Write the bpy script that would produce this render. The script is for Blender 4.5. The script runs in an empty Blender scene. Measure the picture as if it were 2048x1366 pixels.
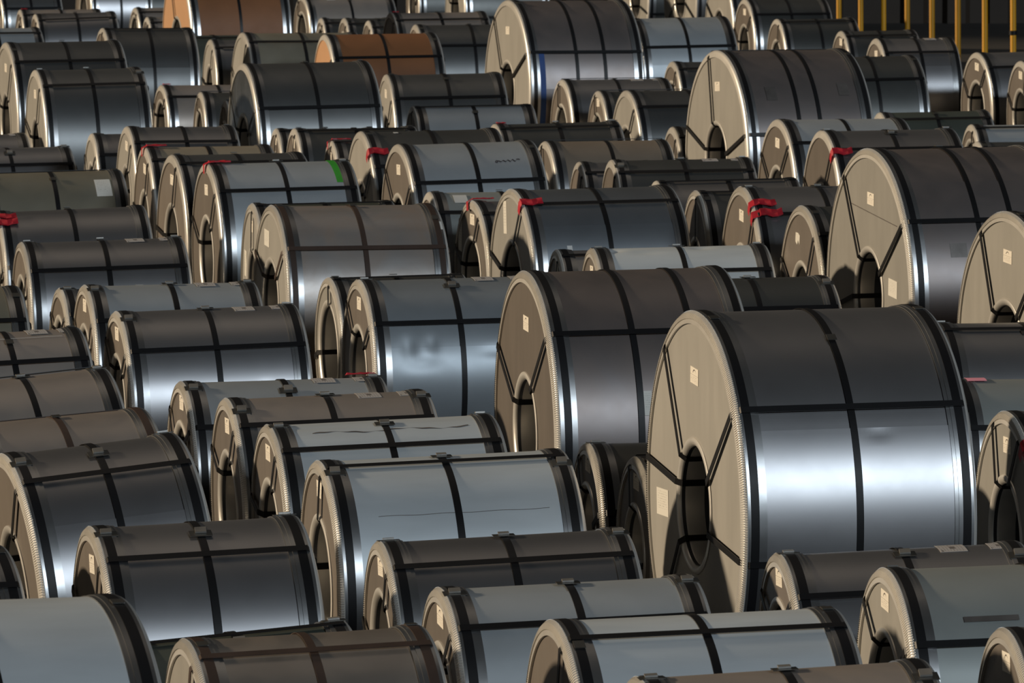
import bpy, math, random
from mathutils import Matrix, Vector

scene = bpy.context.scene
COL = scene.collection
PI = math.pi
rnd = random.Random(7)

# ------------------------------------------------------------------ camera
cam = bpy.data.cameras.new('camera')
cam.sensor_width = 36.0
cam.lens = 14270.0 / 2048.0 * 36.0
cam.clip_start = 1.0
cam.clip_end = 400.0
cam.dof.use_dof = True
cam.dof.focus_distance = 38.0
cam.dof.aperture_fstop = 17.0
cam_o = bpy.data.objects.new('camera', cam)
COL.objects.link(cam_o)
cam_o.location = (0, 0, 5.0)
cam_o.rotation_euler = (PI / 2 - math.atan(1243.0 / 14270.0), 0, 0)
scene.camera = cam_o

# ------------------------------------------------------------------ light
scene.view_settings.view_transform = 'Standard'
scene.view_settings.look = 'None'
scene.view_settings.gamma = 1.0
scene.view_settings.use_curve_mapping = False
scene.view_settings.exposure = 0.0

world = bpy.data.worlds.new('hall_gloom')
scene.world = world
world.use_nodes = True
wn = world.node_tree
wn.nodes['Background'].inputs[0].default_value = (0.018, 0.0175, 0.0165, 1)
wn.nodes['Background'].inputs[1].default_value = 1.0

def sun(name, travel, color, strength, angle):
    l = bpy.data.lights.new(name, 'SUN')
    l.color = color; l.energy = strength; l.angle = math.radians(angle)
    o = bpy.data.objects.new(name, l); COL.objects.link(o)
    o.rotation_euler = Vector(travel).to_track_quat('-Z', 'Y').to_euler()
    o.location = (-20, 0, 20)
    return o
# warm light raking in from the far left side of the hall
sun('warm_side_light', (0.88, -0.10, -0.23), (1.0, 0.80, 0.56), 3.4, 3.0)
# cool daylight from the opening behind and to the right of the camera
sun('cool_daylight', (-0.45, 0.84, -0.34), (0.80, 0.91, 1.0), 1.15, 10.0)
# faint warm light through the far roof
sun('roof_light', (0.15, -0.35, -0.9), (1.0, 0.82, 0.64), 0.10, 30.0)

# ------------------------------------------------------------------ materials
def new_mat(name):
    m = bpy.data.materials.new(name); m.use_nodes = True
    nt = m.node_tree
    return m, nt, nt.nodes['Principled BSDF']

def metal(name, col, metallic, rough, var=0.25, vscale=3.0, stretch=(1, 1, 1), bump=0.0, dust=None, dustamt=0.5, streak=0.0):
    m, nt, b = new_mat(name)
    N = nt.nodes; L = nt.links
    tc = N.new('ShaderNodeTexCoord'); oi = N.new('ShaderNodeObjectInfo')
    add = N.new('ShaderNodeVectorMath'); add.operation = 'ADD'
    sc = N.new('ShaderNodeVectorMath'); sc.operation = 'SCALE'; sc.inputs[0].default_value = (37, 53, 71)
    L.new(oi.outputs['Random'], sc.inputs['Scale'])
    L.new(tc.outputs['Object'], add.inputs[0]); L.new(sc.outputs[0], add.inputs[1])
    mp = N.new('ShaderNodeMapping'); mp.inputs['Scale'].default_value = stretch
    L.new(add.outputs[0], mp.inputs[0])
    n1 = N.new('ShaderNodeTexNoise'); n1.inputs['Scale'].default_value = vscale; n1.inputs['Detail'].default_value = 6
    L.new(mp.outputs[0], n1.inputs['Vector'])
    r = N.new('ShaderNodeMapRange'); r.inputs[1].default_value = 0.3; r.inputs[2].default_value = 0.7
    r.inputs[3].default_value = 1 - var; r.inputs[4].default_value = 1 + var
    L.new(n1.outputs['Fac'], r.inputs[0])
    mul = N.new('ShaderNodeVectorMath'); mul.operation = 'SCALE'; mul.inputs[0].default_value = col
    L.new(r.outputs[0], mul.inputs['Scale'])
    # every thing a touch lighter or darker than the next
    r2 = N.new('ShaderNodeMapRange'); r2.inputs[3].default_value = 0.88; r2.inputs[4].default_value = 1.14
    L.new(oi.outputs['Random'], r2.inputs[0])
    mul2 = N.new('ShaderNodeVectorMath'); mul2.operation = 'SCALE'
    L.new(mul.outputs[0], mul2.inputs[0]); L.new(r2.outputs[0], mul2.inputs['Scale'])
    out = mul2.outputs[0]
    b.inputs['Metallic'].default_value = metallic
    if dust:
        n2 = N.new('ShaderNodeTexNoise'); n2.inputs['Scale'].default_value = 2.2; n2.inputs['Detail'].default_value = 8
        n2.inputs['Distortion'].default_value = 1.5
        L.new(add.outputs[0], n2.inputs['Vector'])
        rr = N.new('ShaderNodeMapRange'); rr.inputs[1].default_value = 0.35; rr.inputs[2].default_value = 0.65
        rr.inputs[3].default_value = dustamt * 0.4; rr.inputs[4].default_value = dustamt
        L.new(n2.outputs['Fac'], rr.inputs[0])
        mx = N.new('ShaderNodeMix'); mx.data_type = 'RGBA'; mx.inputs[7].default_value = (*dust, 1)
        L.new(rr.outputs[0], mx.inputs[0]); L.new(out, mx.inputs[6]); out = mx.outputs[2]
        inv = N.new('ShaderNodeMath'); inv.operation = 'SUBTRACT'; inv.inputs[0].default_value = 1.0
        L.new(rr.outputs[0], inv.inputs[1])
        mm = N.new('ShaderNodeMath'); mm.operation = 'MULTIPLY'; mm.inputs[1].default_value = metallic
        L.new(inv.outputs[0], mm.inputs[0]); L.new(mm.outputs[0], b.inputs['Metallic'])
    L.new(out, b.inputs['Base Color'])
    r3 = N.new('ShaderNodeMapRange'); r3.inputs[1].default_value = 0.3; r3.inputs[2].default_value = 0.7
    r3.inputs[3].default_value = rough * 0.97; r3.inputs[4].default_value = rough * 1.03
    n3 = N.new('ShaderNodeTexNoise'); n3.inputs['Scale'].default_value = vscale * 3; n3.inputs['Detail'].default_value = 4
    L.new(mp.outputs[0], n3.inputs['Vector']); L.new(n3.outputs['Fac'], r3.inputs[0])
    L.new(r3.outputs[0], b.inputs['Roughness'])
    if bump:
        bp = N.new('ShaderNodeBump'); bp.inputs['Strength'].default_value = bump; bp.inputs['Distance'].default_value = 0.02
        n4 = N.new('ShaderNodeTexNoise'); n4.inputs['Scale'].default_value = vscale * 1.3; n4.inputs['Detail'].default_value = 2
        L.new(mp.outputs[0], n4.inputs['Vector'])
        L.new(n4.outputs['Fac'], bp.inputs['Height']); L.new(bp.outputs[0], b.inputs['Normal'])
    return m

M = {}
M['dark']   = metal('cold_rolled_sheet', (0.31, 0.31, 0.32), 0.88, 0.385, 0.05, 2.0)
M['umber']  = metal('warm_grey_sheet', (0.205, 0.19, 0.19), 0.75, 0.43, 0.08, 2.0, dust=(0.24, 0.17, 0.13), dustamt=0.3)
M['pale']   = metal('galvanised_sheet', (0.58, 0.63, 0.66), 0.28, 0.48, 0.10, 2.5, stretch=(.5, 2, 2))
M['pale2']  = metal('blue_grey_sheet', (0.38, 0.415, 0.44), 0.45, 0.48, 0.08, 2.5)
M['blue']   = metal('bluish_sheet', (0.44, 0.48, 0.51), 0.52, 0.45, 0.08, 2.5)
M['denty']  = metal('dented_blue_sheet', (0.27, 0.30, 0.325), 0.45, 0.42, 0.10, 2.5)
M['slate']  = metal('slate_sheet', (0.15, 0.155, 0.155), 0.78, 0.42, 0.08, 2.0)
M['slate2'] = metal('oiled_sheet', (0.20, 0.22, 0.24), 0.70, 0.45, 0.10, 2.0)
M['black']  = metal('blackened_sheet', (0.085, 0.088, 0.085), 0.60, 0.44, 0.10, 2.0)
M['green']  = metal('green_black_sheet', (0.085, 0.10, 0.085), 0.40, 0.50, 0.10, 2.0)
M['dull']   = metal('grey_green_sheet', (0.33, 0.355, 0.345), 0.40, 0.50, 0.08, 2.0)
M['brown']  = metal('brown_grey_sheet', (0.33, 0.30, 0.28), 0.62, 0.44, 0.07, 2.0, dust=(0.33, 0.26, 0.20), dustamt=0.45)
M['bronze'] = metal('bronze_grey_sheet', (0.34, 0.31, 0.28), 0.75, 0.36, 0.07, 2.0, dust=(0.36, 0.28, 0.21), dustamt=0.4)
M['olive']  = metal('dusty_olive_sheet', (0.20, 0.19, 0.15), 0.30, 0.60, 0.2, 3.0, dust=(0.17, 0.15, 0.105), dustamt=0.7)
M['tan']    = metal('dusty_tan_sheet', (0.28, 0.24, 0.18), 0.30, 0.60, 0.15, 3.0, dust=(0.25, 0.21, 0.15), dustamt=0.7)
M['tan2']   = metal('dusty_brown_sheet', (0.24, 0.20, 0.16), 0.40, 0.55, 0.12, 3.0, dust=(0.19, 0.15, 0.11), dustamt=0.6)
M['rusty']  = metal('rust_dusted_sheet', (0.40, 0.40, 0.40), 0.75, 0.40, 0.12, 3.0, stretch=(.5, 2, 2), dust=(0.27, 0.185, 0.125), dustamt=0.65)
M['orange'] = metal('rust_brown_wrap', (0.225, 0.092, 0.035), 0.05, 0.60, 0.10, 3.0)
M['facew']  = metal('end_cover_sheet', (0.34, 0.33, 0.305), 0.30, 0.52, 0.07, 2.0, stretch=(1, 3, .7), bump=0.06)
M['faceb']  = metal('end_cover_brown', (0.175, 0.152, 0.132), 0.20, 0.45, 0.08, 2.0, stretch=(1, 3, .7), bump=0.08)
M['faceo']  = metal('end_cover_tan', (0.50, 0.28, 0.145), 0.0, 0.65, 0.05, 2.0)
M['facem']  = metal('end_cover_mirror', (0.40, 0.43, 0.46), 0.90, 0.25, 0.20, 3.0, stretch=(1, 3, .7), bump=0.25)
M['ring']   = metal('edge_ring_steel', (0.70, 0.68, 0.64), 0.50, 0.34, 0.08, 5.0, bump=0.05)
M['ringd']  = metal('edge_ring_dull', (0.32, 0.325, 0.33), 0.90, 0.33, 0.10, 5.0, bump=0.05)
M['sleeve'] = metal('bore_sleeve_steel', (0.12, 0.13, 0.15), 0.80, 0.38, 0.15, 4.0)
M['band']   = metal('black_strapping', (0.009, 0.009, 0.010), 0.0, 0.45, 0.1, 4.0)
M['bandb']  = metal('brown_strapping', (0.055, 0.036, 0.028), 0.0, 0.5, 0.2, 4.0)
M['seal']   = metal('strap_seal_steel', (0.30, 0.29, 0.27), 0.6, 0.4, 0.2, 8.0)
M['pad']    = metal('edge_pad_steel', (0.06, 0.058, 0.052), 0.4, 0.4, 0.2, 8.0)
M['red']    = metal('red_ribbon', (0.42, 0.012, 0.025), 0.0, 0.45, 0.15, 9.0)
M['green_t']= metal('green_tape', (0.04, 0.36, 0.03), 0.0, 0.45, 0.05, 9.0)
M['pink']   = metal('pink_paper', (0.75, 0.30, 0.38), 0.0, 0.6, 0.05, 9.0)
M['blue_t'] = metal('blue_tape', (0.015, 0.06, 0.22), 0.0, 0.65, 0.1, 9.0)
M['white']  = metal('white_paper', (0.62, 0.62, 0.60), 0.0, 0.6, 0.05, 9.0)
M['stain']  = metal('dried_stain', (0.15, 0.135, 0.125), 0.45, 0.5, 0.2, 9.0)
M['ink']    = metal('marker_ink', (0.015, 0.012, 0.03), 0.0, 0.5, 0.1, 9.0)
M['yellow'] = metal('yellow_paint', (0.52, 0.25, 0.008), 0.0, 0.45, 0.10, 3.0)
M['floor']  = metal('hall_floor_concrete', (0.022, 0.019, 0.016), 0.0, 0.75, 0.35, 0.8)
M['wall']   = metal('hall_wall_sheet', (0.024, 0.015, 0.008), 0.0, 0.7, 0.2, 0.5)

def paper_print(name, kind):
    """printed paper; UV runs 0..1 over the sheet"""
    m, nt, b = new_mat(name)
    N = nt.nodes; L = nt.links
    uv = N.new('ShaderNodeUVMap'); sp = N.new('ShaderNodeSeparateXYZ'); L.new(uv.outputs[0], sp.inputs[0])
    def mth(op, a, c=None, d=None):
        n = N.new('ShaderNodeMath'); n.operation = op
        for i, v in enumerate((a, c, d)):
            if v is None: continue
            if hasattr(v, 'type'): L.new(v, n.inputs[i])
            else: n.inputs[i].default_value = v
        return n.outputs[0]
    U, V = sp.outputs[0], sp.outputs[1]
    def box(u0, u1, v0, v1):
        a = mth('MULTIPLY', mth('GREATER_THAN', U, u0), mth('LESS_THAN', U, u1))
        c = mth('MULTIPLY', mth('GREATER_THAN', V, v0), mth('LESS_THAN', V, v1))
        return mth('MULTIPLY', a, c)
    nz = N.new('ShaderNodeTexNoise'); nz.inputs['Scale'].default_value = 16; nz.inputs['Detail'].default_value = 2
    L.new(uv.outputs[0], nz.inputs['Vector'])
    ink = None
    def put(x):
        nonlocal ink
        ink = x if ink is None else mth('MAXIMUM', ink, x)
    if kind == 'card':
        # thick crescent arch in the upper half
        du = mth('MULTIPLY', mth('SUBTRACT', U, 0.5), 1.3); dv = mth('SUBTRACT', V, 0.64)
        d = mth('SQRT', mth('ADD', mth('MULTIPLY', du, du), mth('MULTIPLY', dv, dv)))
        du2 = mth('SUBTRACT', U, 0.52); dv2 = mth('SUBTRACT', V, 0.595)
        du2 = mth('MULTIPLY', du2, 1.3)
        d2 = mth('SQRT', mth('ADD', mth('MULTIPLY', du2, du2), mth('MULTIPLY', dv2, dv2)))
        arch = mth('MULTIPLY', mth('LESS_THAN', d, 0.25), mth('GREATER_THAN', d2, 0.23))
        arch = mth('MULTIPLY', arch, mth('GREATER_THAN', V, 0.66))
        put(mth('MULTIPLY', arch, 0.95))
        put(mth('MULTIPLY', box(0.0, 1.0, 0.52, 0.55), 0.45))
        rows = mth('GREATER_THAN', mth('FRACT', mth('MULTIPLY', V, 9.0)), 0.45)
        tx = mth('MULTIPLY', mth('GREATER_THAN', nz.outputs['Fac'], 0.52), rows)
        put(mth('MULTIPLY', mth('MULTIPLY', tx, box(0.12, 0.9, 0.1, 0.48)), 0.4))
        base = (0.80, 0.75, 0.66)
    elif kind == 'plain':
        rows = mth('GREATER_THAN', mth('FRACT', mth('MULTIPLY', V, 11.0)), 0.6)
        tx = mth('MULTIPLY', mth('GREATER_THAN', nz.outputs['Fac'], 0.5), rows)
        put(mth('MULTIPLY', mth('MULTIPLY', tx, box(0.1, 0.9, 0.25, 0.9)), 0.28))
        base = (0.72, 0.70, 0.64)
    else:
        cols = mth('GREATER_THAN', mth('FRACT', mth('MULTIPLY', U, 9.0)), 0.55)
        tx = mth('MULTIPLY', mth('GREATER_THAN', nz.outputs['Fac'], 0.5), cols)
        put(mth('MULTIPLY', mth('MULTIPLY', tx, box(0.05, 0.95, 0.08, 0.92)), 0.5))
        put(mth('MULTIPLY', box(0.42, 0.62, 0.3, 0.62), 0.75))
        put(mth('MULTIPLY', box(0.40, 0.48, 0.75, 0.86), 0.6))
        put(mth('MULTIPLY', box(0.06, 0.14, 0.05, 0.16), 0.8))
        base = (0.42, 0.40, 0.385)
    mx = N.new('ShaderNodeMix'); mx.data_type = 'RGBA'
    mx.inputs[6].default_value = (*base, 1); mx.inputs[7].default_value = (0.06, 0.045, 0.04, 1)
    L.new(ink, mx.inputs[0]); L.new(mx.outputs[2], b.inputs['Base Color'])
    b.inputs['Roughness'].default_value = 0.6
    return m
for k in ('band', 'bandb'):
    M[k].node_tree.nodes['Principled BSDF'].inputs['Specular IOR Level'].default_value = 0.22
M['card'] = paper_print('arc_sticker_print', 'card')
M['plain'] = paper_print('form_sheet_print', 'plain')
M['label'] = paper_print('shipping_label_print', 'label')

# ------------------------------------------------------------------ mesh helpers
def link(name, verts, faces, mat, parent=None, uvs=None, smooth=35):
    me = bpy.data.meshes.new(name)
    me.from_pydata(verts, [], faces)
    me.materials.append(mat)
    if smooth:
        me.polygons.foreach_set('use_smooth', [True] * len(me.polygons))
        me.set_sharp_from_angle(angle=math.radians(smooth))
    if uvs:
        l = me.uv_layers.new(name='UVMap')
        for p in me.polygons:
            for li in p.loop_indices:
                l.data[li].uv = uvs[me.loops[li].vertex_index]
    me.update()
    o = bpy.data.objects.new(name, me); COL.objects.link(o)
    if parent: o.parent = parent
    return o

def P(x, r, a, R):
    """point at axial x, radius r, angle a (0 = near side, 90 = up); axis at height R"""
    return (x, -r * math.cos(a), R + r * math.sin(a))

def revolve(prof, R, n, closed=False):
    m = len(prof); V = []; F = []
    for i in range(n):
        a = 2 * PI * i / n
        for x, r in prof: V.append(P(x, r, a, R))
    for i in range(n):
        j = (i + 1) % n
        for k in range(m if closed else m - 1):
            q = (k + 1) % m
            F.append((i * m + k, j * m + k, j * m + q, i * m + q))
    return V, F

def patch(x0, x1, a0, a1, r, R, t=0.0015, skew=0.0, na=6, wave=0.0, seed=0):
    """thin curved sheet lying on a coil; returns verts, faces, uvs"""
    rr = random.Random(seed)
    V = []; F = []; UV = []
    nx = 5 if wave else 2
    for lay in (0, 1):
        for i in range(na + 1):
            v = i / na; a = a0 + (a1 - a0) * v
            for j in range(nx):
                u = j / (nx - 1)
                dz = wave * (0.5 + 0.5 * math.sin(u * 9 + v * 3 + seed)) if lay else 0
                sh = wave * 1.5 * math.sin(u * 7 + seed) / r if wave else 0
                V.append(P(x0 + (x1 - x0) * u + skew * v, r + (t if lay else 0) + dz, a + sh, R)); UV.append((u, v))
    n = (na + 1) * nx
    for i in range(na):
        for j in range(nx - 1):
            q = i * nx + j
            F.append((n + q, n + q + 1, n + q + nx + 1, n + q + nx)); F.append((q, q + nx, q + nx + 1, q + 1))
    for j in range(nx - 1):
        F.append((j, j + 1, n + j + 1, n + j)); q = na * nx + j; F.append((q + 1, q, n + q, n + q + 1))
    for i in range(na):
        q = i * nx; F.append((q + nx, q, n + q, n + q + nx)); q = i * nx + nx - 1; F.append((q, q + nx, n + q + nx, n + q))
    return V, F, UV

def sheet_on_face(cy, cz, w, h, x, R, rot=0.0, t=0.002, torn=False):
    """card on the left end face; w across, h up; offsets from the coil axis (+y = far side)"""
    c, s = math.cos(rot), math.sin(rot)
    pts = [(-.5, -.5), (.5, -.5), (.5, .5), (-.5, .5)] if not torn else [(-.5, -.3), (-.1, -.5), (.1, -.1), (.45, -.4), (.5, .35), (.1, .5), (-.45, .45)]
    V = []; UV = []
    for lay in (0, 1):
        for u, v in pts:
            # u runs towards the near side so print reads from the left
            yy = -u * w; zz = v * h
            V.append((x - lay * t, cy + yy * c - zz * s, R + cz + yy * s + zz * c)); UV.append((u + .5, v + .5))
    n = len(pts)
    F = [tuple(range(n)), tuple(range(2 * n - 1, n - 1, -1))] + [(i, i + n, (i + 1) % n + n, (i + 1) % n) for i in range(n)]
    return V, F, UV

def cross_strap(W, Ro, ri, ao, ai, R, w=0.034, t=0.004):
    path = [(0.035, Ro + .014, ao), (-.006, Ro - .045, ao), (-.008, ri + .03, ai), (.02, ri - .004, ai),
            (W - .02, ri - .004, ai), (W + .008, ri + .03, ai), (W + .006, Ro - .045, ao), (W - .035, Ro + .014, ao)]
    off = [(-.3, 1), (-1, .3), (-1, -.3), (-.3, -1), (.3, -1), (1, -.3), (1, .3), (.3, 1)]
    V = []; F = []
    for (x, r, a), (ox, orr) in zip(path, off):
        for th in (0, t):
            for s in (-.5, .5):
                p = P(x + ox * th, r + orr * th, a, R)
                V.append((p[0], p[1] + s * w * math.sin(a), p[2] + s * w * math.cos(a)))
    m = len(path)
    for i in range(m):
        j = (i + 1) % m; A = i * 4; B = j * 4
        F += [(A, A + 1, B + 1, B), (A + 2, B + 2, B + 3, A + 3), (A, B, B + 2, A + 2), (A + 1, A + 3, B + 3, B + 1)]
    return V, F

def teeth(R):
    """crimped fingers all round the folded shoulder of the end ring"""
    pitch = 0.0125; n = int(2 * PI * R / pitch); V = []; F = []
    prof = [(.024, R + .006), (.009, R - .007), (.001, R - .036)]
    for i in range(n):
        a0 = 2 * PI * i / n; a1 = a0 + 2 * PI / n * .55; b = len(V)
        for a in (a0, a1):
            for lay in (0, .005):
                for x, r in prof: V.append(P(x - lay * .8, r + lay * .6, a, R))
        for k in (0, 1):
            F += [(b + 3 + k, b + 4 + k, b + 10 + k, b + 9 + k), (b + k, b + k + 1, b + k + 4, b + k + 3), (b + 6 + k, b + 9 + k, b + 10 + k, b + 7 + k)]
    return V, F

# ------------------------------------------------------------------ setting
def structure(name, verts, faces, mat):
    o = link(name, verts, faces, mat, smooth=0); o['kind'] = 'structure'; return o
structure('floor', [(-60, -15, 0), (60, -15, 0), (60, 130, 0), (-60, 130, 0)], [(0, 1, 2, 3)], M['floor'])
V = []; F = []
x = -60.0; k = 0
while x < 60:
    for xx, yy in ((x, 118.0), (x + .3, 118.0), (x + .38, 118.12), (x + .62, 118.12)):
        V += [(xx, yy, 0), (xx, yy, 14)]
    x += .7
for i in range(len(V) // 2 - 1): F.append((2 * i, 2 * i + 2, 2 * i + 3, 2 * i + 1))
structure('wall_back', V, F, M['wall'])

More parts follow.
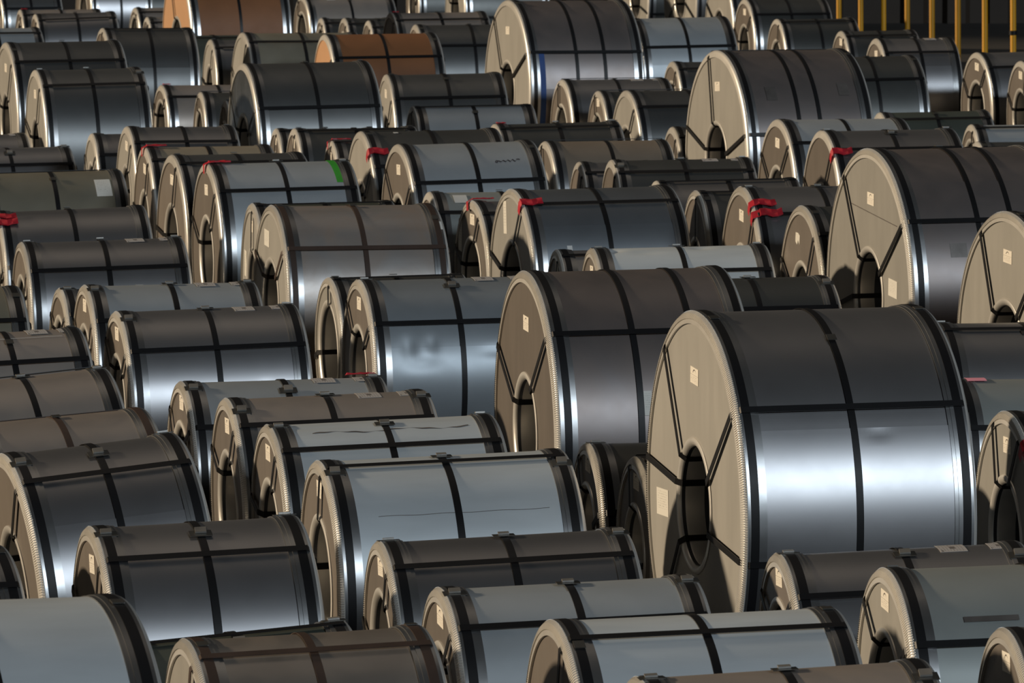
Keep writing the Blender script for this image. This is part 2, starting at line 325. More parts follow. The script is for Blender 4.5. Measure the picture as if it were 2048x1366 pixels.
# ------------------------------------------------------------------ coils
COILS = [
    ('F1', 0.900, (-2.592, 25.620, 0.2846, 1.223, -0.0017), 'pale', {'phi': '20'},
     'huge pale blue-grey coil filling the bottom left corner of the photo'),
    ('F2', 0.600, (-1.347, 29.319, 0.2257, 1.034, 0.0321), 'bronze', {'phi': '67', 'strap': 'brown'},
     'bronze-grey coil with brown bands at the bottom edge, left of centre'),
    ('F3', 0.500, (-1.677, 30.773, 0.2189, 1.023, 0.0755), 'green', {'phi': '80', 'pads': '1'},
     'dark green tilted coil wedged behind the bronze-grey coil at bottom left'),
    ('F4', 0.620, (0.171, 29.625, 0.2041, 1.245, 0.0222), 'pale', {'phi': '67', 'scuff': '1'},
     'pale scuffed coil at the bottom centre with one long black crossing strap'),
    ('F5', 0.600, (0.512, 28.143, 0.1716, 1.198, 0.0412), 'brown', {'phi': '50', 'pads': '1'},
     'coil cut off by the bottom edge right of centre, only its dull brown top showing'),
    ('F6', 0.600, (2.063, 29.673, 0.1489, 1.241, 0.0222), 'green', {'phi': '40', 'card': '1'},
     'dark green coil in the bottom right corner with warm toothed end ring'),
    ('F7', 0.610, (1.663, 31.629, 0.1687, 1.320, 0.0212), 'dull', {'phi': '33', 'card': '1', 'tags': '.3:45:.25:.03:s'},
     'dull green-grey coil at lower right with cream end face and large arc sticker'),
    ('F8', 0.550, (1.254, 33.235, 0.1489, 1.186, 0.0347), 'dark', {'phi': '45', 'toplabels': '1', 'card': '1', 'pads': '1'},
     'low dark coil with two printed labels, lying before the largest white-sheened coil'),
    ('F9', 0.580, (-0.318, 31.407, 0.1840, 1.175, 0.0313), 'pale2', {'phi': '50', 'pads': '1', 'card': '1'},
     'grey-blue coil at the bottom centre, directly behind the pale scuffed coil'),
    ('F10', 0.565, (-0.618, 33.468, 0.1729, 1.202, 0.0379), 'dark', {'phi': '57', 'pads': '1', 'card': '1'},
     'charcoal coil low centre whose whole warm end face and arc sticker show'),
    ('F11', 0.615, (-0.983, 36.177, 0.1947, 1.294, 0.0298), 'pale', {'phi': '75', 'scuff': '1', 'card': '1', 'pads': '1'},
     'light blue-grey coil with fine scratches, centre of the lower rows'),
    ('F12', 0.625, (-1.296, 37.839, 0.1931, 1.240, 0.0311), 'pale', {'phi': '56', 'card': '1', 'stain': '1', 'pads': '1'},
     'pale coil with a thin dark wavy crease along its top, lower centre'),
    ('F13', 0.625, (-1.579, 39.328, 0.1922, 1.145, 0.0283), 'brown', {'phi': '54', 'card': '1', 'toplabels': '1', 'pads': '1'},
     'brown-grey coil with shaded end, just behind the pale creased coil'),
    ('F14', 0.570, (-1.942, 41.527, 0.1947, 1.210, 0.0113), 'pale2', {'phi': '37', 'toplabels': '1', 'redtape': 'top', 'pads': '1', 'card': '1'},
     'dark blue-grey coil with a red ribbon at its right end, left of centre'),
    ('F15', 0.610, (-2.531, 45.520, 0.2045, 1.184, 0.0268), 'dark', {'phi': '40', 'toplabels': '1', 'pads': '1', 'card': '1'},
     'coil left of centre with dark top, silver lower half and two white labels'),
    ('F16', 0.600, (-2.887, 47.914, 0.1995, 1.178, 0.0102), 'pale2', {'phi': '41', 'toplabels': '1', 'pads': '1', 'card': '1'},
     'slate-blue coil with two white labels, directly behind the silver-fronted labelled one'),
    ('F17', 0.530, (-3.153, 49.418, 0.2007, 1.133, 0.0058), 'black', {'phi': '45', 'pads': '1'},
     'small almost black coil peeping out left of the slate-blue labelled coil'),
    ('F18', 0.580, (-3.618, 52.436, 0.1923, 1.214, 0.0227), 'dark', {'phi': '43', 'toplabels': '1', 'pads': '1'},
     'dark labelled coil near the left edge, with a silver shine low on its body'),
    ('F19', 0.600, (-4.000, 55.186, 0.1961, 1.179, 0.0296), 'dark', {'phi': '20', 'redtape': 'two'},
     'dark coil at the left edge with two red ribbons on its left band'),
    ('F20', 0.620, (-4.434, 59.133, 0.2062, 1.213, 0.0180), 'olive', {'phi': '10', 'tags': '.83:55:.13:.22:p'},
     'dusty olive-brown coil at the left edge with one large grey paper label'),
    ('F21', 0.500, (-5.314, 66.593, 0.2470, 1.201, 0.0088), 'dark', {'phi': '45', 'pads': '1'},
     'dark coil at the left edge, in front of the tall coil with a lit face'),
    ('F22', 0.500, (-5.875, 68.765, 0.2387, 1.207, 0.0064), 'dark', {'phi': '45', 'toplabels': '1'},
     'tiny visible end of a dark labelled coil at the left edge'),
    ('G1', 0.750, (-2.422, 56.349, 0.2059, 1.159, 0.0148), 'blue', {'phi': '48', 'redtape': 'top', 'greentape': '1', 'pads': '1', 'card': '1'},
     'blue-grey coil with a bright green tape patch and a red ribbon'),
    ('G2', 0.735, (-2.776, 57.946, 0.2194, 1.098, 0.0091), 'slate', {'phi': '67', 'card': '1'},
     'tall-faced coil immediately left of the green-taped blue-grey coil'),
    ('G3', 0.700, (-3.115, 60.208, 0.1839, 1.094, 0.0085), 'tan', {'phi': '60', 'redtape': 'top', 'card': '1'},
     'dusty tan-topped coil with a red ribbon, second behind the green-taped one'),
    ('G4', 0.680, (-3.474, 63.960, 0.1929, 0.990, -0.0018), 'dark', {'phi': '55', 'card': '1'},
     'dark coil with narrow cream face and V-shaped straps, upper left'),
    ('G5', 0.600, (-3.883, 65.641, 0.1773, 1.082, 0.0069), 'dark', {'phi': '45'},
     'narrow cream face with one black strap, left of the V-strapped coil'),
    ('G6', 0.438, (-4.383, 70.984, 0.1862, 0.990, 0.0044), 'dark', {'phi': '45'},
     'small bright rim tip, leftmost of the three narrow faces at upper left'),
    ('H1', 0.802, (-4.639, 69.349, 0.1979, 1.056, 0.0181), 'slate', {'phi': '56', 'card': '1', 'pads': '1'},
     'tall upper-left coil with a lit cream face and black bore'),
    ('H2', 0.850, (-5.199, 73.148, 0.2145, 1.193, 0.0120), 'slate', {'phi': '52', 'card': '1'},
     'tall dark coil at the upper left edge, behind the cream-faced tall coil'),
    ('H3', 0.750, (-4.683, 81.242, 0.1942, 1.047, -0.0029), 'slate', {'phi': '80'},
     'grey coil at upper left with a silver sheen low on its front'),
    ('H4', 0.550, (-6.342, 94.868, 0.1823, 1.091, 0.0292), 'dark', {'phi': '60'},
     'flat dark grey coil at top left behind the silver-edged short one'),
    ('H5', 0.500, (-6.827, 98.803, 0.1930, 1.137, 0.0044), 'brown', {'phi': '60', 'redtip': '1'},
     'small coil with a bright rim tip beside the left edge at the very top'),
    ('H6', 0.500, (-7.329, 92.856, 0.2743, 1.195, -0.0007), 'pale2', {'phi': '60'},
     'short silver-edged coil end at the left edge near the top'),
    ('H7', 0.550, (-7.516, 103.881, 0.2574, 0.910, 0.0065), 'slate', {'phi': '30'},
     'coil cut off by the top left corner, dark with four bands'),
    ('H8', 0.650, (-6.338, 105.431, 0.2423, 0.939, -0.0005), 'dark', {'phi': '110'},
     'bright face strip at the top edge, the left one of two near the top left'),
    ('H9', 0.600, (-6.102, 106.793, 0.2316, 0.973, 0.0072), 'black', {'phi': '110'},
     'bright face strip at the top edge, the right one of two near the top left'),
    ('H10', 0.450, (-5.406, 101.980, 0.2281, 0.929, -0.0014), 'brown', {'phi': '60'},
     'small pale face left of the tan-faced coil at the top'),
    ('H11', 0.500, (-4.939, 96.304, 0.1856, 0.811, 0.0090), 'brown', {'phi': '60'},
     "tiny pale face just in front of the tan-faced coil's left edge"),
    ('O1', 0.920, (-4.242, 90.224, 0.2537, 1.308, 0.0106), 'orange', {'phi': '110', 'faceo': '1'},
     'large rust-brown coil with tan face cut off by the top edge'),
    ('P1', 0.708, (-3.118, 81.992, 0.2173, 1.353, -0.0052), 'olive', {'phi': '60'},
     'olive-grey coil with pale face in front of the large rust-brown coil'),
    ('P2', 0.630, (-3.558, 83.683, 0.1824, 1.187, -0.0031), 'dark', {'phi': '60'},
     'coil with narrow pale face and dark bore, left of the olive-grey one'),
    ('P5', 0.600, (-4.190, 86.245, 0.2305, 1.170, 0.0003), 'green', {'phi': '70'},
     'dark green body filling the gap below the large rust-brown coil'),
    ('H12', 0.500, (-3.869, 78.317, 0.2256, 1.264, -0.0027), 'brown', {'phi': '50', 'redtip': '1', 'toplabels': '1'},
     'small dark brown labelled coil between two tall coils at upper left'),
    ('H13', 0.520, (-3.343, 76.069, 0.1774, 1.095, -0.0043), 'black', {'phi': '100'},
     'coil with narrow cream face close left of the tall mirror-faced coil'),
    ('H13b', 0.550, (-2.960, 73.236, 0.1618, 1.052, 0.0012), 'black', {'phi': '100'},
     "dull dark coil squeezed against the mirror-faced coil's left side"),
    ('H14', 0.830, (-2.628, 69.497, 0.2259, 1.255, 0.0127), 'slate', {'phi': '31', 'mirrorface': '1'},
     'tall dark coil with a mirror-like blue-grey end face, upper left of centre'),
    ('H15', 0.720, (-1.273, 71.771, 0.1500, 1.181, 0.0140), 'slate', {'phi': '44', 'card': '1'},
     'dark coil with narrow tan face, in front of the small rust-brown coil'),
    ('H16', 0.620, (-0.978, 69.507, 0.1394, 1.197, 0.0129), 'blue', {'phi': '80'},
     'low blue-grey coil in front of the giant coil with blue tape'),
    ('O2', 0.732, (-2.123, 80.380, 0.2039, 1.286, 0.0087), 'orange', {'phi': '42', 'faceo': '1'},
     'smaller rust-brown coil with orange face and white rim, upper centre'),
    ('J1', 0.560, (-2.968, 100.538, 0.2443, 1.287, 0.0126), 'brown', {'phi': '110', 'tags': '.3:72:.12:.13:w'},
     'brown coil with one square white label at the top edge'),
    ('J2', 0.460, (-2.638, 97.899, 0.1916, 0.982, -0.0009), 'black', {'phi': '60'},
     'leftmost of the four small bright rim tips behind the orange-faced coil'),
    ('J3', 0.520, (-2.254, 95.018, 0.1909, 0.947, -0.0009), 'black', {'phi': '60'},
     'second from left of the small rim tips behind the orange-faced coil'),
    ('J4', 0.570, (-1.869, 91.845, 0.1676, 0.958, -0.0003), 'black', {'phi': '60'},
     'third small rim tip, dull silver, behind the orange-faced coil'),
    ('J5', 0.650, (-1.549, 90.451, 0.1933, 1.239, 0.0075), 'brown', {'phi': '60', 'redtip': '1'},
     'brown-topped coil whose small pointed face has a red mark, top centre'),
    ('J6', 0.700, (-1.161, 84.528, 0.1581, 1.308, 0.0024), 'slate', {'phi': '42'},
     'dark coil with silvery front, left behind the giant coil with blue tape'),
    ('K1', 0.990, (-0.062, 77.120, 0.2547, 1.295, -0.0057), 'umber', {'phi': '28', 'bands': '.055,.42,.66,.955', 'bluetape': '1', 'card': '1'},
     'giant coil at top centre with a strip of blue tape down its front'),
    ('K2', 0.750, (1.375, 83.979, 0.2051, 1.180, 0.0115), 'pale2', {'phi': '35'},
     'pale grey coil tucked against the right side of the blue-taped giant'),
    ('K3', 0.560, (1.813, 81.211, 0.1826, 1.189, 0.0057), 'slate', {'phi': '60'},
     'small coil with dull shaded face, left behind the four-banded upper right giant'),
    ('K4', 0.600, (0.517, 75.540, 0.1978, 1.156, 0.0039), 'dark', {'phi': '100', 'toplabels': '1'},
     'dark coil with shaded grey face right below the blue-taped giant'),
    ('K5', 0.570, (0.884, 74.348, 0.1815, 1.108, 0.0048), 'black', {'phi': '100', 'card': '1'},
     'small cream face between two shaded ones, below the pale upper coil'),
    ('K6', 0.680, (1.114, 70.202, 0.2107, 1.228, 0.0053), 'slate', {'phi': '52'},
     'coil with silvery V-strapped face left of the four-banded upper right giant'),
    ('K7', 0.580, (1.506, 67.397, 0.1497, 0.962, 0.0112), 'black', {'phi': '60'},
     'small bright rim tip at the foot of the four-banded upper giant'),
    ('B', 0.990, (1.865, 65.309, 0.2674, 1.236, 0.0027), 'umber', {'phi': '16', 'bands': '.06,.42,.58,.955', 'card': '1', 'phis': '16,103,165,255', 'tags': '.24:40:.1:.15:s;.8:42:.1:.14:s'},
     'giant four-banded coil at upper right with cream face and black bore'),
    ('L1', 0.980, (2.435, 103.799, 0.2238, 1.300, 0.0103), 'slate', {'phi': '110'},
     'tall face strips flanking a dark bore at the top edge, upper right of centre'),
    ('L1b', 0.800, (2.772, 95.735, 0.2167, 1.136, 0.0042), 'slate', {'phi': '150'},
     'tall face ending at a dark bore top, second left of the bright-rimmed small face'),
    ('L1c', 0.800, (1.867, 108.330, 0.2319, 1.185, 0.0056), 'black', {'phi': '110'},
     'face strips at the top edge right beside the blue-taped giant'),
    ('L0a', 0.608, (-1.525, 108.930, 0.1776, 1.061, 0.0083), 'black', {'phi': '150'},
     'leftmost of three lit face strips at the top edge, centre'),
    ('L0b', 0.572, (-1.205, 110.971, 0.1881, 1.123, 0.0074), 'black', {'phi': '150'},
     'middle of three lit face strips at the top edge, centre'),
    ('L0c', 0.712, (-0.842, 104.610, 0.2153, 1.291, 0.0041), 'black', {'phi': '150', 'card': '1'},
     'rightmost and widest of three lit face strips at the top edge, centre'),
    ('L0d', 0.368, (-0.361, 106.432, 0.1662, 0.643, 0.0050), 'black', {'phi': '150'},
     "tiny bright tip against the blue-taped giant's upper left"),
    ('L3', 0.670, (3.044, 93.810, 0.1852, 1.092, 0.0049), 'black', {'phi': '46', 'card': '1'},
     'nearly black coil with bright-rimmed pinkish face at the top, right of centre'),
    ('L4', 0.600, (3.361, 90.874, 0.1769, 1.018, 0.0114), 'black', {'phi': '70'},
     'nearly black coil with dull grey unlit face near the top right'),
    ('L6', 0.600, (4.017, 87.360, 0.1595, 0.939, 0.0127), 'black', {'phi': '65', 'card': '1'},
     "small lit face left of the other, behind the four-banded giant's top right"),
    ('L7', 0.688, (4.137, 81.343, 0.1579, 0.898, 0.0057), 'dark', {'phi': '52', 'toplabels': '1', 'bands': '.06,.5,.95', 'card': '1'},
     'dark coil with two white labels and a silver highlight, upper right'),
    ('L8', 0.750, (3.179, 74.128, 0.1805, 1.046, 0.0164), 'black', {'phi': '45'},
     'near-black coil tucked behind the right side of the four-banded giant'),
    ('L9', 0.650, (5.178, 79.555, 0.2128, 1.167, 0.0190), 'dark', {'phi': '50', 'card': '1'},
     'shaded brownish face with dark bore at the right edge, left of a similar one'),
    ('L10', 0.642, (5.548, 77.890, 0.1690, 1.141, 0.0160), 'dark', {'phi': '60', 'card': '1'},
     'coil cut by the right edge, upper right, its bore dark'),
    ('L11', 0.500, (3.746, 72.813, 0.1543, 1.149, 0.0139), 'green', {'phi': '60', 'greentape': '1'},
     'low dark green coil at upper right, below the near-black coil'),
    ('L12', 0.745, (2.325, 62.759, 0.1958, 1.149, 0.0007), 'blue', {'phi': '49', 'card': '1'},
     'blue-grey coil with bright scalloped rim, right below the four-banded giant'),
    ('L13', 0.780, (2.594, 59.853, 0.1740, 1.143, 0.0085), 'dark', {'phi': '55', 'redtape': 'face', 'pads': '1'},
     'dark coil with scalloped rim and a red ribbon, behind the giant grey coil at right'),
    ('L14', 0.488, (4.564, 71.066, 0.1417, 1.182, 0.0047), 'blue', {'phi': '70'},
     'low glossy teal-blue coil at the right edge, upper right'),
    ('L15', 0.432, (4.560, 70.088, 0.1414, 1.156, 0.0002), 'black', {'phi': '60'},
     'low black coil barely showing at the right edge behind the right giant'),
    ('D', 1.020, (2.464, 49.262, 0.2462, 1.203, 0.0085), 'umber', {'phi': '34', 'bands': '.06,.44,.64,.955', 'card': '1', 'cards': '.56:.1:.2:.12', 'phis': '34,125,190,255', 'tags': '.3:22:.12:.1:s'},
     'giant coil at the right with cream face, long diagonal scratch and two stickers'),
    ('E', 0.910, (3.191, 46.116, 0.2874, 1.245, 0.0015), 'umber', {'phi': '40', 'card': '1', 'phis': '45,120,200,300'},
     'giant cream face cut off by the right edge'),
    ('T1', 0.680, (2.598, 37.441, 0.1818, 1.283, 0.0095), 'dull', {'phi': '50', 'redtape': 'face', 'card': '1', 'phis': '60,110,240'},
     'coil at the right edge beside the largest one, cream face with large bore'),
    ('T2', 0.624, (2.624, 44.317, 0.1425, 1.142, 0.0017), 'dark', {'phi': '-20', 'pads': '1'},
     'plain dark coil at the right edge below the cut-off giant face'),
    ('T3', 0.507, (2.641, 43.058, 0.1682, 1.209, -0.0054), 'dull', {'phi': '30', 'pinktape': '1'},
     'grey-green coil at the right edge with a pink paper tag'),
    ('N1', 0.615, (1.049, 48.049, 0.1717, 1.124, 0.0108), 'black', {'phi': '45', 'pads': '1'},
     'near-black coil between the two large brown-topped giants in the middle right'),
    ('N2', 0.660, (0.554, 49.670, 0.1262, 1.245, 0.0161), 'pale', {'phi': '51', 'card': '1', 'pads': '1'},
     'pale silvery coil with dented top behind the central brown-topped giant'),
    ('N3', 0.560, (0.321, 52.224, 0.1314, 1.085, 0.0141), 'brown', {'phi': '70', 'card': '1'},
     'small coil with cream face, left of the silvery dented coil'),
    ('N4', 0.720, (-0.008, 54.125, 0.2399, 1.256, 0.0118), 'slate2', {'phi': '60', 'redtape': 'strap', 'tags': '.24:24:.04:.09:w', 'cards': '-.2:.5:.1:.25'},
     'dark coil with red tag on its strap and long cream card on face'),
    ('N5', 0.620, (-0.323, 55.794, 0.2288, 1.178, 0.0082), 'dark', {'phi': '60', 'card': '1', 'redtape': 'top', 'cards': '-.4:.33:.12:.25'},
     'narrow face with cream card left of the red-tagged dark coil'),
    ('N6', 0.612, (-0.678, 57.104, 0.1565, 1.188, 0.0033), 'dull', {'phi': '50', 'tags': '.2:70:.11:.15:w'},
     'dark coil with shadowed face and a pale label, behind the narrow card-faced coil'),
    ('N7', 0.748, (-0.945, 58.954, 0.2154, 1.154, 0.0198), 'blue', {'phi': '38', 'card': '1', 'scribble': '1'},
     'blue-grey coil with handwriting scribbled on its front, upper centre'),
    ('N8', 0.750, (-1.296, 60.752, 0.1978, 1.200, 0.0137), 'black', {'phi': '40', 'redtape': 'face', 'tags': '.25:82:.04:.04:w'},
     'near-black coil with white-rimmed face and red ribbon, left of the scribbled coil'),
    ('N9', 0.620, (-1.631, 63.786, 0.1556, 1.005, 0.0043), 'black', {'phi': '80', 'redtape': 'top', 'card': '1'},
     'small cream-rimmed face with a red strip, behind the green-taped coil'),
    ('N10', 0.610, (-2.030, 66.099, 0.1672, 1.155, 0.0107), 'black', {'phi': '75', 'card': '1'},
     'right one of two small twin faces below the mirror-faced coil'),
    ('N11', 0.560, (-2.262, 67.847, 0.1610, 0.972, 0.0007), 'black', {'phi': '75', 'card': '1'},
     'left one of two small twin faces below the mirror-faced coil'),
    ('N12', 0.620, (-0.166, 66.487, 0.1679, 1.186, 0.0182), 'black', {'phi': '70', 'pads': '1', 'redtip': '1'},
     'low black-brown coil behind the scribbled one, upper centre'),
    ('N13', 0.600, (0.285, 64.389, 0.1928, 1.143, 0.0046), 'tan2', {'phi': '5'},
     'dusty brown coil to the right of the scribbled blue-grey coil'),
    ('N14', 0.600, (0.567, 61.390, 0.1347, 1.166, 0.0103), 'dark', {'phi': '60'},
     'left twin of two dark-faced small coils in front of the dusty brown coil'),
    ('N15', 0.660, (0.825, 59.720, 0.1263, 1.197, 0.0098), 'black', {'phi': '60', 'toplabels': '1', 'pads': '1'},
     "near-black coil with two white labels near the four-banded giant's foot"),
    ('N16', 0.630, (1.166, 57.919, 0.1218, 1.178, 0.0164), 'dark', {'phi': '80'},
     'dark coil showing only its top strip behind the red-tagged dark coil'),
    ('N17', 0.696, (1.404, 54.678, 0.1407, 1.188, 0.0103), 'black', {'phi': '80'},
     'face shading to black at its foot, left one of the pair at centre right'),
    ('N18', 0.762, (1.706, 53.142, 0.1754, 1.160, 0.0080), 'dark', {'phi': '50', 'redtape': 'two', 'pads': '1', 'card': '1'},
     'coil with double red ribbons and silvery rim, centre right'),
    ('N19', 0.741, (2.094, 51.643, 0.1817, 1.187, 0.0062), 'black', {'phi': '50', 'cards': '-.12:.5:.14:.09'},
     "beige-faced coil with torn white sticker against the right giant's left side"),
    ('N20', 0.725, (-1.777, 52.174, 0.2117, 1.228, -0.0023), 'rusty', {'phi': '38', 'strap': 'brown', 'tags': '.965:55:.035:.09:p', 'cards': '-.17:.48:.2:.12'},
     'rust-dusted coil with brown bands and cream face, left of centre'),
    ('N21', 0.675, (-1.970, 53.829, 0.1645, 1.094, 0.0132), 'green', {'phi': '80', 'card': '1', 'cards': '-.4:.2:.12:.2'},
     'cream-faced coil half hidden directly behind the rust-dusted coil'),
    ('P3', 0.640, (-1.029, 47.368, 0.1936, 1.206, 0.0127), 'denty', {'phi': '37', 'toplabels': '1', 'card': '1', 'pads': '1', 'dents': '1'},
     'blue-grey dented coil left of the central giant, with white labels on top'),
    ('P4', 0.530, (-1.304, 50.357, 0.2130, 0.992, 0.0158), 'slate', {'phi': '80', 'bore': '.33'},
     'ring-like coil with a very wide dark bore, left of the dented coil'),
    ('C', 0.923, (0.071, 40.763, 0.1950, 1.177, 0.0121), 'umber', {'phi': '42', 'bands': '.06,.42,.71,.955', 'card': '1', 'tags': '.455:15:.045:.14:p', 'phis': '42,150,265'},
     'giant brown-topped coil in the centre of the photo with warm face'),
    ('A', 0.993, (0.926, 36.302, 0.2297, 1.225, 0.0086), 'dark', {'phi': '34', 'card': '1', 'cards': '-.66:-.05:.24:.14', 'seam': '1', 'phis': '34.5,126,170,-11,225'},
     'largest coil of all, right of centre, with a broad white sheen'),
    ('Q1', 0.507, (0.406, 39.215, 0.1652, 1.194, 0.0043), 'black', {'phi': '20', 'bore': '.254', 'card': '1', 'pads': '1'},
     'left of two small shaded faces between the central giant and the largest coil'),
    ('Q2', 0.537, (0.648, 37.877, 0.1681, 1.197, 0.0052), 'brown', {'phi': '100', 'bore': '.254', 'card': '1'},
     "right of two small shaded faces, touching the largest coil's face"),
    ('S1', 0.700, (-2.451, 34.924, 0.2627, 0.899, 0.0982), 'dark', {'phi': '58', 'pads': '1'},
     'tilted dark coil with a white sheen, cut by the left edge, lower left'),
    ('S2', 0.600, (-2.920, 38.403, 0.2899, 1.007, 0.0670), 'brown', {'phi': '10', 'strap': 'brown'},
     'tilted light brown coil behind the sheened one at the left edge'),
    ('S3', 0.600, (-3.267, 40.633, 0.2737, 1.029, 0.0874), 'brown', {'phi': '5', 'pads': '1'},
     'tilted brown-grey coil with clips on its bands, left edge'),
    ('S4', 0.580, (-3.640, 44.435, 0.2483, 0.979, 0.0368), 'brown', {'phi': '46', 'toplabels': '1', 'chalk': '1'},
     'brownish coil at the left edge with a thin pale line across it'),
    ('S5', 0.660, (-4.236, 45.950, 0.2065, 1.075, 0.0139), 'olive', {'phi': '46'},
     'short olive-grey coil end at the left edge, mid height'),
    ('S6', 0.600, (-3.433, 32.316, 0.2941, 1.156, 0.0081), 'brown', {'phi': '50'},
     'sliver of a brownish coil end at the left edge, low down'),
    ('S7', 0.660, (-1.917, 32.398, 0.2058, 0.986, 0.0356), 'dark', {'phi': '56', 'pads': '1', 'card': '1'},
     'dark coil with silver lower front, second row from the bottom, left'),
]

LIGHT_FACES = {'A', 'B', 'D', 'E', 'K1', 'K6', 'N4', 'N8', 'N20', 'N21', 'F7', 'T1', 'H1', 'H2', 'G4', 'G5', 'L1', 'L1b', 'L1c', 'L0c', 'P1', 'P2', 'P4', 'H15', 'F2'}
def deg(a): return a * PI / 180

def build_coil(cid, R, v, body, ex, label):
    X, Y, yaw, W, tilt = v
    d = Vector((math.cos(yaw) * math.cos(tilt), math.sin(yaw) * math.cos(tilt), math.sin(tilt)))
    far = Vector((-math.sin(yaw), math.cos(yaw), 0))
    up = d.cross(far).normalized()
    c = Vector((X, Y, R * math.cos(tilt)))
    base = c - up * R
    root = bpy.data.objects.new('steel_coil', None); COL.objects.link(root)
    root.empty_display_size = 0.3
    root.matrix_world = Matrix(((d.x, far.x, up.x, base.x), (d.y, far.y, up.y, base.y), (d.z, far.z, up.z, base.z), (0, 0, 0, 1)))
    root['label'] = label; root['category'] = 'steel coil'; root['group'] = 'strapped steel coils lying in rows'
    rr = random.Random(cid)
    px = 14270.0 / Y                      # pixels per metre at this distance
    n = 160 if px > 330 else 112 if px > 200 else 80
    rb = float(ex.get('bore', .305))
    if R < .45: rb = min(rb, .2)
    phi = deg(float(ex.get('phi', 45)))
    bm = M[body]; band = M['bandb'] if ex.get('strap') == 'brown' else M['band']
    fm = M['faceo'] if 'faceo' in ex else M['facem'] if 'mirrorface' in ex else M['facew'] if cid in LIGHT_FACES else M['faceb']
    ringm = M['ring']
    # outer wrap: one turn of sheet with a visible sheet end
    seam = phi - deg(6) if 'seam' in ex else rr.uniform(deg(-60), deg(140))
    V = []; F = []
    dents = {'P3': [(.20, 22, .05, .09, .010), (.33, 24, .035, .06, .007), (.27, 12, .10, .05, .006), (.70, 18, .12, .04, .005), (.80, 14, .05, .05, .005)],
             'N2': [(.12, 82, .06, .05, .016), (.62, 84, .07, .05, .014), (.30, 76, .10, .04, .006)],
             'A': [(.60, 26, .06, .02, .003)], 'F15': [(.75, 12, .05, .05, .003), (.85, 10, .04, .05, .003)],
             'J1': [], 'F12': [(.2, 80, .2, .03, .004)]}.get(cid)
    if dents: xs = [.012 + (W - .024) * k / 48 for k in range(49)]; n = 240
    else: xs = [.012, W * .25, W * .5, W * .75, W - .012]
    m = len(xs)
    for i in range(n + 1):
        a = seam + 2 * PI * i / n; r = R - .005 + .005 * i / n
        for x in xs:
            q = 0.0
            for (fx, fa, sx, sa, dp) in dents or ():
                da = (a - deg(fa) + PI) % (2 * PI) - PI
                q += dp * math.exp(-((x - fx * W) / sx) ** 2 - (da * R / sa) ** 2)
            V.append(P(x, r - q, a, R))
    for i in range(n):
        for k in range(m - 1): F.append((i * m + k, (i + 1) * m + k, (i + 1) * m + k + 1, i * m + k + 1))
    for k in range(m - 1): F.append((n * m + k, k, k + 1, n * m + k + 1))
    link('outer_wrap', V, F, bm, root, smooth=30)
    # bore sleeve
    V, F = revolve([(.02, rb), (W * .5, rb), (W - .02, rb)], R, 64); F = [f[::-1] for f in F]
    link('bore_sleeve', V, F, M['sleeve'], root)
    for side in (0, 1):
        def mx(pr): return pr if side == 0 else [(W - x, r) for x, r in pr]
        # end cover disc, laps of sheet faintly dished
        pr = mx([(.010, R - .035), (.010, (R + rb) / 2), (.010, rb + .03)])
        V, F = revolve(pr, R, n)
        if side: F = [f[::-1] for f in F]
        o = link('end_cover', V, F, fm, root)
        # outer edge ring: skirt on the wrap, rounded shoulder, flange on the face
        pr = mx([(.036, R + .005), (.024, R + .006), (.014, R + .001), (.007, R - .010), (.002, R - .030), (-.001, R - .058), (.010, R - .058)])
        V, F = revolve(pr, R, n)
        if side: F = [f[::-1] for f in F]
        o = link('edge_ring', V, F, ringm, root, smooth=50)
        pr = mx([(.125, R - .002), (.125, R + .0038), (.105, R + .0038), (.105, R + .0068), (.026, R + .0068), (.023, R + .002)])
        V, F = revolve(pr, R, n)
        if side: F = [f[::-1] for f in F]
        link('edge_skirt', V, F, M['ringd'], root, smooth=50)
        if side == 0 and px > 255:
            TV, TF = teeth(R)
            t = link('edge_teeth', TV, TF, ringm, o, smooth=0); t['kind'] = 'stuff'
        pr = mx([(.012, rb + .048), (.004, rb + .046), (-.001, rb + .034), (.003, rb + .016), (.016, rb + .004), (.05, rb - .002), (.14, rb - .002)])
        V, F = revolve(pr, R, 64)
        if side: F = [f[::-1] for f in F]
        link('bore_ring', V, F, ringm, root, smooth=50)
    # round straps
    fr = [float(q) for q in ex['bands'].split(',')] if 'bands' in ex else None
    xb = [f * W for f in fr] if fr else [.062, W * .5 + rr.uniform(-.01, .01), W - .062]
    for i, x in enumerate(xb):
        w = .036 if 0 < i < len(xb) - 1 else .042
        r0 = R + (.0065 if (x < .1 or x > W - .1) else .0005)
        V, F = revolve([(x - w / 2, r0), (x - w / 2, r0 + .003), (x + w / 2, r0 + .003), (x + w / 2, r0)], R, n, closed=True)
        o = link('strap', V, F, band, root, smooth=40)
        if 'pads' in ex:
            a = deg(rr.uniform(84, 96)) if rr.random() < .7 else deg(rr.uniform(66, 80))
            V, F, U = patch(x - .052, x + .052, a - .03 / R, a + .03 / R, R + .007, R, .003)
            link('edge_pad', V, F, M['pad'], root, U, smooth=30)
            V, F, U = patch(x - .026, x + .026, a - .025 / R + .03, a + .03 / R + .03, R + .0115, R, .008, skew=.006)
            link('strap_seal', V, F, M['seal'], o, U, smooth=30)
        elif rr.random() < .5:
            a = deg(rr.uniform(60, 96))
            V, F, U = patch(x - .024, x + .024, a, a + .05 / R, R + .0115, R, .005)
            link('strap_seal', V, F, M['pad'], o, U, smooth=30)
    # cross straps through the bore
    if 'phis' in ex: phs = [deg(float(q)) for q in ex['phis'].split(',')]
    else: phs = [phi, phi + deg(rr.uniform(92, 112)), phi + deg(rr.uniform(205, 235))]
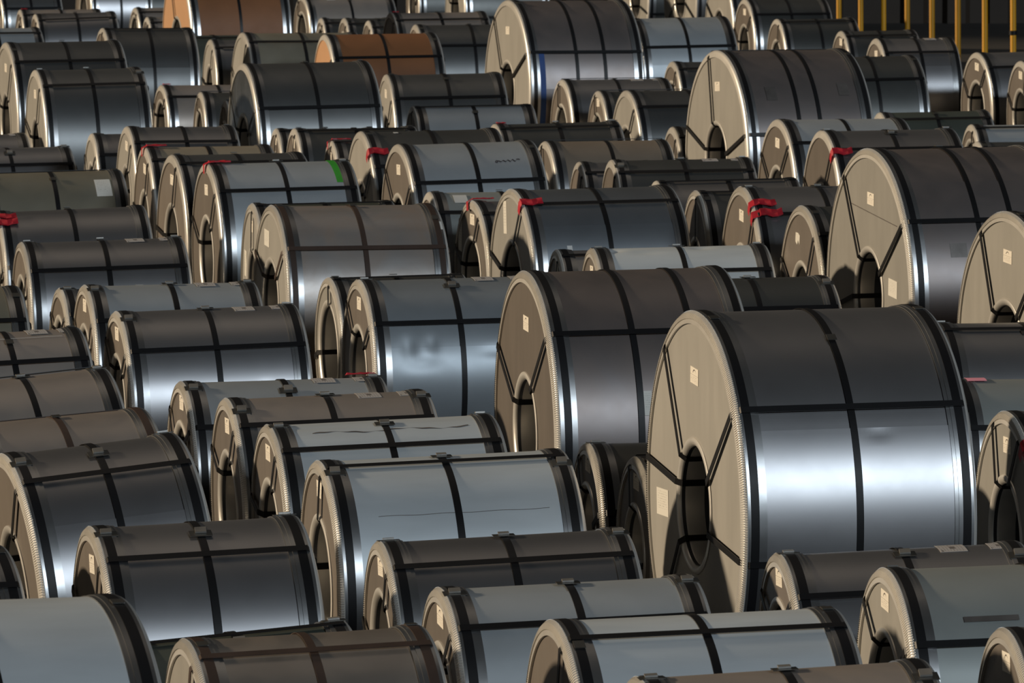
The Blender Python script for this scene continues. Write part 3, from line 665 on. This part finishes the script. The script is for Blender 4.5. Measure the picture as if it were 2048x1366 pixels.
    for p in phs:
        V, F = cross_strap(W, R, rb, p, p + deg(rr.uniform(-9, 9)), R)
        link('cross_strap', V, F, band, root, smooth=0)
    # stickers on the face
    if 'card' in ex:
        rm = (R - .05 + rb + .05) / 2 + .02
        V, F, U = sheet_on_face(rr.uniform(-.05, -.01), rm, .155, .085, .0095, R, deg(rr.uniform(-4, 4)))
        link('sticker', V, F, M['card'], root, U, smooth=0)
    if 'cards' in ex:
        for q in ex['cards'].split(';'):
            dx, dz, w, h = [float(z) for z in q.split(':')]
            V, F, U = sheet_on_face(-dx, dz, w, h, .0095, R, deg(rr.uniform(-5, 5)), torn=(cid == 'N19'))
            link('paper_card', V, F, M['plain'], root, U, smooth=0)
    if 'toplabels' in ex:
        for f, w, h in ((.70, .13, .15), (.885, .085, .13)):
            a = deg(85)
            V, F, U = patch(f * W - w / 2, f * W + w / 2, a - h / 2 / R, a + h / 2 / R, R + .001, R, .0012, skew=0)
            link('paper_label', V, F, M['label'], root, U, smooth=30)
    if 'tags' in ex:
        for q in ex['tags'].split(';'):
            f, a, w, h, k = q.split(':'); f, a, w, h = float(f), deg(float(a)), float(w), float(h)
            V, F, U = patch(f * W - w / 2, f * W + w / 2, a - h / 2 / R, a + h / 2 / R, R + (.0068 if f > .93 else .001), R, .0012 if k != 's' else .0004)
            if k == 's': link('stain_patch', V, F, M['stain'], root, U, smooth=30)
            else: link('paper_label', V, F, M['plain'] if k == 'p' else M['white'], root, U, smooth=30)
    rt = ex.get('redtape')
    if rt:
        spots = {'top': [(.03, 96 if R < .7 else 88)], 'face': [(.0, 53)], 'two': [(.02, 60), (.05, 51)], 'strap': [(.0, math.degrees(phi) + 2)]}[rt]
        if cid == 'F14': spots = [(W - .2, 98)]
        if cid == 'F19': spots = [(-.02, 70), (-.02, 61)]
        for k, (x, a) in enumerate(spots):
            a = deg(a)
            V, F, U = patch(x, x + .17, a - .035 / R, a + .035 / R, R + .018, R, .003, wave=.009, seed=k + ord(cid[-1]), na=4)
            # tail folded over the end, down the face
            b = len(V); T = []
            tail = [(x, R + .02, a), (-.012, R + .0, a - .01), (-.014, R - .07, a - .03)]
            for (tx, tr, ta) in tail:
                T.append(P(tx, tr, ta - .035 / R, R)); T.append(P(tx, tr, ta + .035 / R, R))
            if x < .1:
                V = V + T; U = U + [(0, 0)] * len(T)
                F = F + [(b, b + 1, b + 3, b + 2), (b + 2, b + 3, b + 5, b + 4)]
            link('red_ribbon', V, F, M['red'], root, U, smooth=0)
    if 'redtip' in ex:
        V, F, U = patch(.04, .12, deg(88), deg(97), R + .013, R, .003, wave=.006, na=3)
        link('red_ribbon', V, F, M['red'], root, U, smooth=0)
    if 'greentape' in ex:
        V, F, U = patch(W * .85, W * .85 + .07, deg(54), deg(92), R + .001, R, .001, skew=-.01, na=10)
        if cid == 'L11': V, F, U = patch(.02, .10, deg(78), deg(86), R + .001, R, .001, na=8)
        link('green_tape', V, F, M['green_t'], root, U, smooth=30)
    if 'pinktape' in ex:
        V, F, U = patch(.10, .22, deg(80), deg(96), R + .010, R, .001, skew=.01, na=6)
        link('pink_tag', V, F, M['pink'], root, U, smooth=30)
    if 'bluetape' in ex:
        V, F, U = patch(.125, .185, deg(-40), deg(27), R + .006, R, .0015, na=24)
        link('blue_tape', V, F, M['blue_t'], root, U, smooth=30)
    if 'chalk' in ex:
        V, F, U = patch(.02, W - .15, deg(72), deg(72.5), R + .001, R, .0005, na=1)
        link('chalk_line', V, F, M['white'], root, U, smooth=0)
    if 'stain' in ex or 'scuff' in ex:
        # dark wavy crease or scratch running along the body
        amp = .01; a0 = deg(72) if 'stain' in ex else deg(38); V = []; F = []; k = 40
        for i in range(k + 1):
            x = .18 * W + .68 * W * i / k; a = a0 + ((.012 * math.sin(i * .33) + .004 * math.sin(i * 1.3)) if 'stain' in ex else .002 * math.sin(i * .5)) / R
            hw = .0035 * (1.2 + math.sin(i * .7)) if 'stain' in ex else .0013
            V += [P(x, R + .0012, a - hw / R, R), P(x, R + .0012, a + hw / R, R)]
        for i in range(k): F.append((2 * i, 2 * i + 2, 2 * i + 3, 2 * i + 1))
        link('crease_mark', V, F, M['stain'], root, smooth=0)
    if cid == 'D':
        # long diagonal scratch across the face
        V = []; 
        for k in range(2):
            for (yy, zz) in ((.42, .62), (-.66, .53)):
                V.append((.0085, yy, R + zz + k * .006)); V.append((.0098, yy, R + zz + k * .006))
        link('scratch', V, [(0, 2, 6, 4), (1, 5, 7, 3), (0, 1, 3, 2), (4, 6, 7, 5), (0, 4, 5, 1), (2, 3, 7, 6)], M['stain'], root, smooth=0)
    if 'scribble' in ex:
        V = []; F = []
        for st in range(2):
            k = 60 if st == 0 else 6
            for i in range(k + 1):
                t = i / k
                if st == 0: x = W * (.66 + .17 * t); a = deg(55) + (.015 * math.sin(t * 31) * (.4 + t * .6) + .02 * (t > .9) + .012 * t) / R
                else: x = W * .655 + .012 * math.cos(t * 6.28); a = deg(55) + .012 * math.sin(t * 6.28) / R
                b = len(V); V += [P(x, R + .0015, a - .005 / R, R), P(x + .003, R + .0015, a + .005 / R, R)]
                if i: F.append((b - 2, b, b + 1, b - 1))
        link('handwriting', V, F, M['ink'], root, smooth=0)
    return root

for row in COILS:
    build_coil(*row)

# ------------------------------------------------------------------ yellow railing along the aisle
rail = bpy.data.objects.new('guard_railing', None); COL.objects.link(rail)
rail.location = (4.6, 100, 0)
rail['label'] = 'yellow steel guard railing of slim upright posts at the top right'
rail['category'] = 'railing'
def tube(a, b, r, n=12):
    a = Vector(a); b = Vector(b); dz = (b - a).normalized()
    u = dz.orthogonal().normalized(); w = dz.cross(u); V = []; F = []
    for p in (a, b):
        for i in range(n):
            t = 2 * PI * i / n; q = p + (u * math.cos(t) + w * math.sin(t)) * r; V.append(tuple(q))
    for i in range(n): F.append((i, (i + 1) % n, n + (i + 1) % n, n + i))
    F += [tuple(range(n - 1, -1, -1)), tuple(range(n, 2 * n))]
    return V, F
def rel(i): return (.209 * i, -2.0 * i)
for i in range(11):
    x, y = rel(i)
    V, F = tube((x - .012, y, 0), (x - .03, y, 2.2), .036)
    p = link('post', V, F, M['yellow'], rail, smooth=40)
    V, F = tube((x - .012, y, 0), (x - .012, y, .02), .09)
    link('base_plate', V, F, M['yellow'], p, smooth=40)
    if i == 7:
        V, F = tube((x - .023, y, 1.22), (x - .024, y, 1.27), .05)
        link('clamp', V, F, M['band'], p, smooth=40)
x0, y0 = rel(0); x1, y1 = rel(10)
for z in (2.2,):
    V, F = tube((x0 - .03, y0, z), (x1 - .03, y1, z), .036)
    link('top_rail', V, F, M['yellow'], rail, smooth=40)
